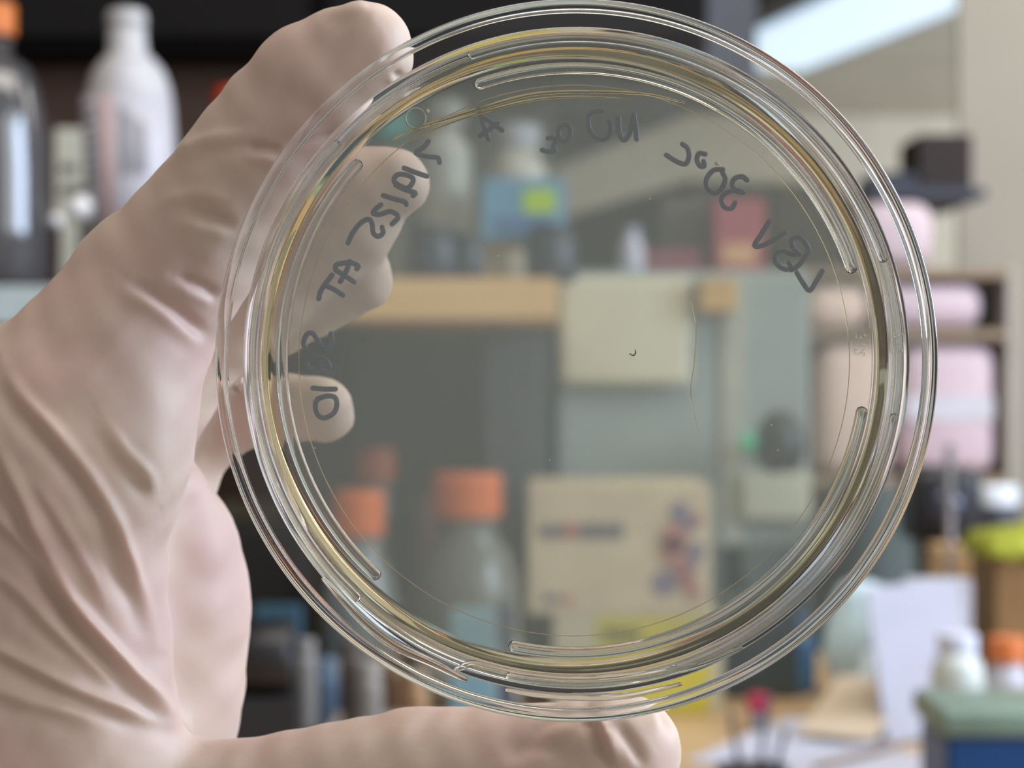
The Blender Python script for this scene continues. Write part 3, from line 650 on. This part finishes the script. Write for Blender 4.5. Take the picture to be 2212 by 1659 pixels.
# a stiffening ring moulded into the lid and fine rings in the gel edge
def ring(r, z, w, parent, mm, name='ring'):
    n = 200; bm = bmesh.new(); k = 10; rings = []
    for i in range(n):
        a = 2*math.pi*i/n
        rings.append([bm.verts.new(((r+w*math.cos(2*math.pi*j/k))*math.cos(a), (r+w*math.cos(2*math.pi*j/k))*math.sin(a), z+w*0.5*math.sin(2*math.pi*j/k))) for j in range(k)])
    for i in range(n):
        A, B = rings[i], rings[(i+1) % n]
        for j in range(k): bm.faces.new((A[j], A[(j+1) % k], B[(j+1) % k], B[j]))
    return mesh_obj(name, bm, mm, parent, True)
ring(0.0368, ZB+0.0057, 0.00006, agar, M_agar_e)

# water beads and gel edge lines
def dline(name, pts, z, r, parent, mm, n=5, flat=0.7):
    pp = spline([(p[0], p[1]) for p in pts], n)
    rad = [r*(0.45+0.55*math.sin(math.pi*min(1, max(0, (i+1.0)/(len(pp)+1))))) for i in range(len(pp))]
    return mesh_obj(name, tube_bm([on_dish(x, y, z) for x, y in pp], r, 10, flat=flat, radii=rad), mm, parent, True)
dline('water_bead', [(985, 1447), (1015, 1435), (1049, 1443), (1137, 1462), (1259, 1469), (1380, 1460), (1502, 1438), (1600, 1401)], -0.0016, 0.0007, lid, M_bead)
dline('water_bead', [(1095, 1490), (1160, 1500), (1260, 1506), (1360, 1502), (1470, 1478)], -0.0014, 0.0005, lid, M_bead)
dline('water_bead', [(700, 1250), (780, 1338), (850, 1392), (930, 1430), (1005, 1468)], -0.0016, 0.0007, lid, M_bead)
dline('gel_edge', [(850, 302), (895, 279), (963, 257), (1031, 236), (1144, 205), (1257, 198), (1392, 203), (1480, 222)], ZB+0.0057, 0.00030, agar, M_agar_e)
dline('gel_edge', [(870, 310), (965, 268), (1050, 240), (1150, 216), (1250, 209), (1360, 214)], ZB+0.0057, 0.00022, agar, M_agar_e)
dline('gel_edge', [(1490, 640), (1503, 700), (1500, 780), (1492, 850), (1506, 930)], ZB+0.0057, 0.00007, agar, M_agar_e)
for px, py, r in ((898, 255, 21),):
    c = on_dish(px, py, ZB+0.0057)
    pts = [(c.x+0.00133*math.cos(2*math.pi*i/32), c.y+0.00133*math.sin(2*math.pi*i/32), c.z) for i in range(33)]
    mesh_obj('bubble', tube_bm(pts, 0.00011, 8), mat('bubble_rim', (190, 190, 175), 0.2), agar, True)
for px, py, r in ((923, 240, 0.00032), (1549, 353, 0.0003), (1404, 430, 0.00012), (1365, 765, 0.00012), (1680, 973, 0.00012), (1666, 918, 0.00012), (1075, 553, 0.00012), (680, 968, 0.00012), (1187, 994, 0.0001)):
    bm = bmesh.new(); bmesh.ops.create_icosphere(bm, subdivisions=2, radius=r); bmesh.ops.translate(bm, verts=bm.verts, vec=on_dish(px, py, ZB+0.0059))
    mesh_obj('speck', bm, mat('speck_pale', (196, 190, 168), 0.5), agar, True)
dline('scratch', [(1360, 764), (1368, 768), (1373, 762), (1372, 756)], ZB+0.0058, 0.0001, agar, mat('speck_grey', (88, 88, 80), 0.5))

# mirrored handwriting on the underside of the base
def cropA(u, v): return (850+u/2.212, 180+v/2.212)
def cropB(u, v): return (450+u/2.371, 250+v/2.371)
SA = {
 'A': [[(412, 140), (432, 205), (455, 268)], [(412, 150), (465, 185), (520, 225)], [(498, 188), (450, 225), (412, 252)]],
 'O2': [[(738, 262), (765, 258), (778, 272), (765, 300), (770, 322), (740, 325), (710, 318)], [(818, 195), (792, 215), (790, 255), (812, 272), (838, 260), (846, 225), (832, 198), (818, 195)]],
 'NO': [[(1000, 130), (955, 135), (932, 165), (935, 215), (960, 255), (1000, 270), (1030, 250), (1040, 205), (1030, 180)], [(1075, 165), (1078, 230), (1100, 272), (1130, 235), (1148, 150)], [(1148, 150), (1158, 210), (1162, 268)]],
 '30C': [[(1380, 290), (1405, 310), (1412, 350), (1395, 385), (1350, 372), (1303, 342)], [(1490, 338), (1460, 335), (1450, 365), (1465, 395), (1485, 395), (1482, 372)],
         [(1575, 412), (1530, 415), (1497, 455), (1500, 500), (1535, 525), (1570, 500), (1585, 455), (1572, 425)],
         [(1690, 462), (1665, 445), (1630, 455), (1620, 485), (1640, 515), (1675, 522), (1640, 510), (1595, 520), (1568, 550), (1580, 590), (1615, 597), (1632, 570)]],
 'LBV': [[(1795, 660), (1755, 725), (1725, 775), (1760, 775), (1820, 745), (1870, 712)], [(1880, 890), (1850, 880), (1825, 850), (1830, 815), (1860, 800), (1900, 815), (1940, 815)],
         [(1935, 812), (1905, 775), (1905, 745), (1935, 735), (1970, 765), (1982, 800), (1960, 840), (1930, 875), (1900, 892)], [(1890, 858), (1905, 885)], [(1928, 905), (1955, 950), (1988, 990), (2020, 945), (2050, 895)]],
}
SB = {
 'V': [[(1128, 130), (1100, 165), (1063, 190), (1120, 208), (1175, 215), (1185, 240)]],
 'date': [[(1003, 268), (1060, 290), (1120, 310)], [(1060, 400), (1015, 375), (960, 345), (952, 320), (975, 300), (1020, 305), (1050, 325), (1035, 360), (1010, 375)], [(960, 355), (1010, 380), (1060, 395), (1048, 410)],
          [(895, 408), (950, 425), (1005, 440), (1015, 455)], [(885, 455), (855, 480), (845, 500), (880, 505), (930, 490), (965, 505), (970, 525), (940, 555)],
          [(715, 652), (740, 600), (780, 550), (820, 530), (840, 555), (845, 600), (870, 618), (895, 600), (890, 570)]],
 'TA': [[(652, 790), (655, 765), (690, 755), (725, 752), (768, 768), (760, 785)], [(725, 745), (705, 800), (675, 850)], [(652, 790), (700, 820), (748, 852)], [(635, 815), (600, 860), (575, 900), (565, 938)], [(600, 870), (645, 890), (690, 920)]],
 '10': [[(495, 1190), (488, 1160), (505, 1120), (535, 1115), (560, 1150), (590, 1190), (620, 1180), (632, 1150), (628, 1115)], [(635, 1325), (590, 1310), (530, 1300), (505, 1280), (508, 1250), (540, 1235), (585, 1240), (612, 1265), (620, 1285)],
        [(560, 1300), (575, 1265), (590, 1250)], [(535, 1395), (595, 1400), (652, 1400)], [(560, 1450), (548, 1480), (560, 1530), (595, 1548), (640, 1525), (658, 1485), (650, 1445), (610, 1435), (560, 1450)]],
}
for S, fn in ((SA, cropA), (SB, cropB)):
    for key, strokes in S.items():
        bm = bmesh.new()
        for st in strokes:
            st = [fn(*p) for p in st]
            pts = [on_dish(x, y, ZB-0.00012) for x, y in spline(st, 5)]
            tube_bm(pts, 0.00036 if fn is cropA else 0.00036, 8, bm=bm, flat=0.2, axis=(0, 0, 1))
        mesh_obj('handwriting', bm, M_ink, base, True)
# moulded number raised on the base; the lid copy is its reflection, modelled
def moulded(px, py, z, size, parent):
    cu = bpy.data.curves.new('n', 'FONT'); cu.body = '312'; cu.size = size; cu.extrude = 0.00008; cu.bevel_depth = 0.00003; cu.align_x = 'CENTER'
    tmp = bpy.data.objects.new('n', cu); C.objects.link(tmp)
    dg = bpy.context.evaluated_depsgraph_get(); me = bpy.data.meshes.new_from_object(tmp.evaluated_get(dg))
    bpy.data.objects.remove(tmp); bpy.data.curves.remove(cu)
    c = on_dish(px, py, z)
    me.transform(Matrix.Translation(c) @ Matrix.Rotation(R(88), 4, 'Z') @ Matrix.Diagonal((-1, 1, 1, 1)))
    o = bpy.data.objects.new('number_and_reflection', me); C.objects.link(o); me.materials.append(M_rim); o.parent = parent
moulded(1868, 745, ZB+0.0058, 0.0020, base)
moulded(1950, 743, -0.0011, 0.0020, lid)

# ------------------------------------------------------------------ the gloved hand
def Hp(px, py, Y, rp): p = P(px, py, Y); return (np.array(p), rp*Y/F)
chains = [
 # index finger, tip first
 ([Hp(793, 104, .272, 99), Hp(745, 142, .2745, 128), Hp(700, 183, .2755, 145), Hp(630, 265, .277, 149), Hp(560, 347, .2775, 150), Hp(478, 445, .278, 152), Hp(330, 630, .278, 171), Hp(230, 790, .276, 205), Hp(150, 960, .274, 243)], 0.0025),
 # web and hand edge facing the lens
 ([Hp(150, 960, .274, 243), Hp(145, 1230, .274, 216), Hp(145, 1500, .275, 222), Hp(190, 1800, .275, 250)], 0.006),
 ([Hp(-60, 1050, .284, 330), Hp(-180, 1450, .290, 470), Hp(-160, 1900, .290, 520), Hp(-420, 2350, .30, 480)], 0.008),
 # thumb, tip first
 ([Hp(1338, 1632, .272, 136), Hp(1255, 1662, .274, 150), Hp(1100, 1680, .2755, 160), Hp(900, 1702, .276, 167), Hp(640, 1752, .276, 176), Hp(360, 1830, .277, 214), Hp(100, 1900, .279, 270)], 0.004),
 # palm inside
 ([Hp(332, 1090, .300, 128), Hp(314, 1200, .304, 204), Hp(300, 1310, .306, 240), Hp(285, 1480, .306, 238), Hp(235, 1700, .306, 250), Hp(150, 1950, .306, 300)], 0.009),
 # middle finger
 ([Hp(843, 396, .293, 82), Hp(790, 412, .294, 100), Hp(745, 465, .296, 118), Hp(580, 590, .298, 132), Hp(400, 720, .300, 140), Hp(240, 900, .298, 190)], 0.0015),
 # ring finger
 ([Hp(776, 600, .302, 78), Hp(690, 632, .304, 92), Hp(560, 682, .307, 98), Hp(400, 770, .310, 112), Hp(270, 960, .308, 170)], 0.0015),
 # little finger
 ([Hp(700, 886, .311, 71), Hp(620, 884, .313, 74), Hp(500, 894, .316, 80), Hp(410, 965, .316, 86), Hp(330, 1090, .312, 120), Hp(280, 1250, .310, 170)], 0.0012),
]
lo = np.array([-0.125, 0.240, CZ-0.125]); hi = np.array([0.032, 0.352, CZ+0.062])
VX = 0.00085
dims = np.ceil((hi-lo)/VX).astype(int)+1
gx, gy, gz = [lo[i]+VX*np.arange(dims[i], dtype=np.float32) for i in range(3)]
GX, GY, GZ = np.meshgrid(gx, gy, gz, indexing='ij')
GX = GX.astype(np.float32); GY = GY.astype(np.float32); GZ = GZ.astype(np.float32)
def smin(a, b, k):
    h = np.clip(0.5+0.5*(b-a)/k, 0, 1); return b+(a-b)*h-k*h*(1-h)
field = None
for pts, kk in chains:
    f = None
    for (a, ra), (b, rb_) in zip(pts[:-1], pts[1:]):
        ab = b-a; L = float(ab @ ab)
        h = np.clip(((GX-a[0])*ab[0]+(GY-a[1])*ab[1]+(GZ-a[2])*ab[2])/L, 0, 1)
        d = np.sqrt((GX-a[0]-h*ab[0])**2+(GY-a[1]-h*ab[1])**2+(GZ-a[2]-h*ab[2])**2)-(ra+h*(rb_-ra))
        f = d if f is None else smin(f, d, 0.0010)
    field = f if field is None else smin(field, f, kk)
def surface_nets(F_):
    s = F_ < 0; nx, ny, nz = F_.shape
    cnt = np.zeros((nx-1, ny-1, nz-1), np.float32); acc = np.zeros((nx-1, ny-1, nz-1, 3), np.float32)
    corners = [(i, j, k) for i in (0, 1) for j in (0, 1) for k in (0, 1)]
    def sub(A, c): return A[c[0]:nx-1+c[0], c[1]:ny-1+c[1], c[2]:nz-1+c[2]]
    for a in corners:
        for ax in range(3):
            if a[ax]: continue
            b = list(a); b[ax] = 1; b = tuple(b)
            fa, fb = sub(F_, a), sub(F_, b); cr = (fa < 0) != (fb < 0)
            t = np.where(cr, fa/np.where(cr, fa-fb, 1), 0)
            cnt += cr
            for q in range(3):
                acc[..., q] += np.where(cr, a[q]+(t if q == ax else 0), 0)
    act = cnt > 0; idx = -np.ones(act.shape, np.int64); idx[act] = np.arange(act.sum())
    ii = np.argwhere(act); V = (acc[act]/cnt[act][:, None]+ii)*VX+lo
    quads = []
    for ax in range(3):
        o1, o2 = [q for q in range(3) if q != ax]
        sl0 = [slice(1, -1)]*3; sl0[ax] = slice(0, -1); sl1 = list(sl0); sl1[ax] = slice(1, None)
        A, B = s[tuple(sl0)], s[tuple(sl1)]
        e = np.argwhere(A != B); 
        base_ = e.copy(); base_[:, o1] += 1; base_[:, o2] += 1
        def cell(d1, d2):
            q = base_.copy(); q[:, o1] -= d1; q[:, o2] -= d2
            ok = np.all((q >= 0) & (q < np.array(act.shape)), axis=1); q = np.clip(q, 0, np.array(act.shape)-1)
            r = idx[q[:, 0], q[:, 1], q[:, 2]]; r[~ok] = -1; return r
        Q = np.stack([cell(1, 1), cell(0, 1), cell(0, 0), cell(1, 0)], 1)
        flip = A[tuple(e.T)].copy()
        if ax == 1: flip = ~flip
        Q[~flip] = Q[~flip][:, ::-1]
        quads.append(Q[(Q >= 0).all(1)])
    return V, np.concatenate(quads)
# close the volume at the border of the grid
for ax in range(3):
    sl = [slice(None)]*3
    for e in (0, -1):
        sl[ax] = e; field[tuple(sl)] = np.maximum(field[tuple(sl)], VX*0.5)
V, Q = surface_nets(field)
del GX, GY, GZ, field
me = bpy.data.meshes.new('hand'); me.from_pydata(V.tolist(), [], Q.tolist()); me.update()
hand = bpy.data.objects.new('gloved_hand', me); C.objects.link(hand)
md = hand.modifiers.new('smooth', 'SMOOTH'); md.factor = 0.5; md.iterations = 3
md = hand.modifiers.new('sub', 'SUBSURF'); md.levels = 1; md.render_levels = 1
dg = bpy.context.evaluated_depsgraph_get()
me2 = bpy.data.meshes.new_from_object(hand.evaluated_get(dg))
hand.modifiers.clear(); hand.data = me2; me2.name = 'gloved_hand'
n = len(me2.vertices)
co = np.empty(n*3); me2.vertices.foreach_get('co', co); co = co.reshape(-1, 3)
no = np.empty(n*3); me2.vertices.foreach_get('normal', no); no = no.reshape(-1, 3)
pxs = co[:, 0]/co[:, 1]*F+W/2; pys = H/2-(co[:, 2]-CZ)/co[:, 1]*F
disp = np.zeros(n)
def fold(pts, amp, wid, side=0.0, ymax=0.292):
    """raise (amp>0) or press in a fold along a line running over the glove"""
    global disp
    pts = np.array(spline(pts, 6)); best = np.full(n, 1e9); sg = np.zeros(n); tt = np.zeros(n)
    for i, (a, b) in enumerate(zip(pts[:-1], pts[1:])):
        ab = b-a; h = np.clip(((pxs-a[0])*ab[0]+(pys-a[1])*ab[1])/(ab @ ab), 0, 1)
        dx, dy = pxs-a[0]-h*ab[0], pys-a[1]-h*ab[1]; d = np.hypot(dx, dy); m = d < best
        best[m] = d[m]; sg[m] = np.sign(ab[0]*dy-ab[1]*dx)[m]; tt[m] = ((i+h)/(len(pts)-1))[m]
    taper = np.clip(np.minimum(tt, 1-tt)*4, 0.12, 1)
    front = np.clip(-no[:, 1]*2+0.3, 0, 1)*(co[:, 1] < ymax)
    prof = np.exp(-(best/(wid*0.85))**2/2)
    if side: prof = prof-side*np.exp(-((best*sg-wid*1.9)/(wid*1.1))**2/2)
    disp += 1.2*amp*taper*front*prof
mm_ = 0.001
fold([(10, 790), (46, 856), (116, 931), (191, 1024), (243, 1116), (277, 1209), (312, 1290), (347, 1394)], 1.15*mm_, 15, 0.8)
fold([(-40, 900), (0, 977), (52, 1076), (116, 1220), (191, 1347), (277, 1446), (370, 1544), (410, 1582)], 1.05*mm_, 15, 0.8)
fold([(-60, 1040), (0, 1116), (87, 1220), (173, 1324), (260, 1422), (358, 1532)], 0.7*mm_, 12, 0.8)
fold([(-60, 1380), (0, 1405), (69, 1440), (173, 1492), (289, 1538), (393, 1579)], 0.9*mm_, 13, 0.7)
fold([(-60, 1475), (0, 1492), (116, 1527), (231, 1555)], 0.6*mm_, 16, 0.5)
fold([(-40, 1220), (30, 1270), (120, 1360), (210, 1440), (300, 1510)], 0.6*mm_, 13, 0.6)
fold([(225, 905), (266, 972), (312, 1024), (338, 1076)], 0.6*mm_, 13, 0.8)
fold([(60, 1020), (130, 1120), (180, 1210), (240, 1330)], 0.45*mm_, 12, 0.6)
fold([(270, 603), (344, 642), (407, 692), (458, 735)], -0.9*mm_, 13, 0.6)
fold([(375, 593), (434, 619), (475, 644)], -0.7*mm_, 11, 0.5)
fold([(390, 452), (452, 470), (516, 490)], -0.6*mm_, 13, 0.5)
fold([(525, 318), (570, 321), (612, 329)], -0.7*mm_, 10, 0.5)
fold([(380, 345), (452, 307), (570, 286)], 0.5*mm_, 14, 0.5)
fold([(340, 445), (420, 420), (500, 430)], 0.35*mm_, 14, 0.5)
fold([(600, 318), (680, 300), (740, 285)], -0.35*mm_, 8, 0.3)
fold([(846, 150), (862, 165), (890, 168)], -0.5*mm_, 8, 0.4)
fold([(690, 30), (760, 22), (800, 14)], 0.3*mm_, 14, 0.5)
fold([(1288, 1540), (1305, 1580), (1340, 1660)], 0.9*mm_, 11, 0.8)
fold([(1330, 1560), (1362, 1605), (1395, 1660)], -0.8*mm_, 12, 0.4)
fold([(1395, 1490), (1425, 1530), (1440, 1580)], -0.5*mm_, 9, 0.4)
fold([(1080, 1640), (1150, 1610), (1230, 1630)], -0.5*mm_, 20, 0.4)
fold([(1130, 1600), (1190, 1560), (1260, 1550)], -0.4*mm_, 14, 0.4)
# soft unevenness of the latex over the skin
rs = np.random.RandomState(4)
for sc_, am in ((220, 0.00022), (420, 0.00010), (800, 0.00005)):
    for _ in range(6):
        kv = rs.randn(3)*sc_; disp += am*0.55*np.sin(co @ kv + rs.rand()*6.28)
co2 = co+no*disp[:, None]
me2.vertices.foreach_set('co', co2.ravel()); me2.update()
for p in me2.polygons: p.use_smooth = True
mg = bpy.data.materials.new('latex_glove'); mg.use_nodes = True; nt = mg.node_tree; b = nt.nodes['Principled BSDF']
tc = nt.nodes.new('ShaderNodeTexCoord')
n1 = nt.nodes.new('ShaderNodeTexNoise'); n1.inputs['Scale'].default_value = 45; n1.inputs['Detail'].default_value = 4
n2 = nt.nodes.new('ShaderNodeTexNoise'); n2.inputs['Scale'].default_value = 900; n2.inputs['Detail'].default_value = 2
nt.links.new(tc.outputs['Object'], n1.inputs['Vector']); nt.links.new(tc.outputs['Object'], n2.inputs['Vector'])
cr = nt.nodes.new('ShaderNodeValToRGB'); cr.color_ramp.elements[0].position = 0.32; cr.color_ramp.elements[1].position = 0.68
cr.color_ramp.elements[0].color = (*lin((206, 174, 162)), 1); cr.color_ramp.elements[1].color = (*lin((207, 186, 166)), 1)
nt.links.new(n1.outputs['Fac'], cr.inputs['Fac']); nt.links.new(cr.outputs['Color'], b.inputs['Base Color'])
bp = nt.nodes.new('ShaderNodeBump'); bp.inputs['Strength'].default_value = 0.25; bp.inputs['Distance'].default_value = 0.0001
nt.links.new(n2.outputs['Fac'], bp.inputs['Height']); nt.links.new(bp.outputs['Normal'], b.inputs['Normal'])
b.inputs['Roughness'].default_value = 0.55; b.inputs['Specular IOR Level'].default_value = 0.35
b.inputs['Subsurface Weight'].default_value = 0.35; b.inputs['Subsurface Radius'].default_value = (1.0, 0.45, 0.3); b.inputs['Subsurface Scale'].default_value = 0.003
me2.materials.clear(); me2.materials.append(mg)
tag(hand, 'hand in a pale latex glove pinching the petri dish between index finger and thumb', 'hand')
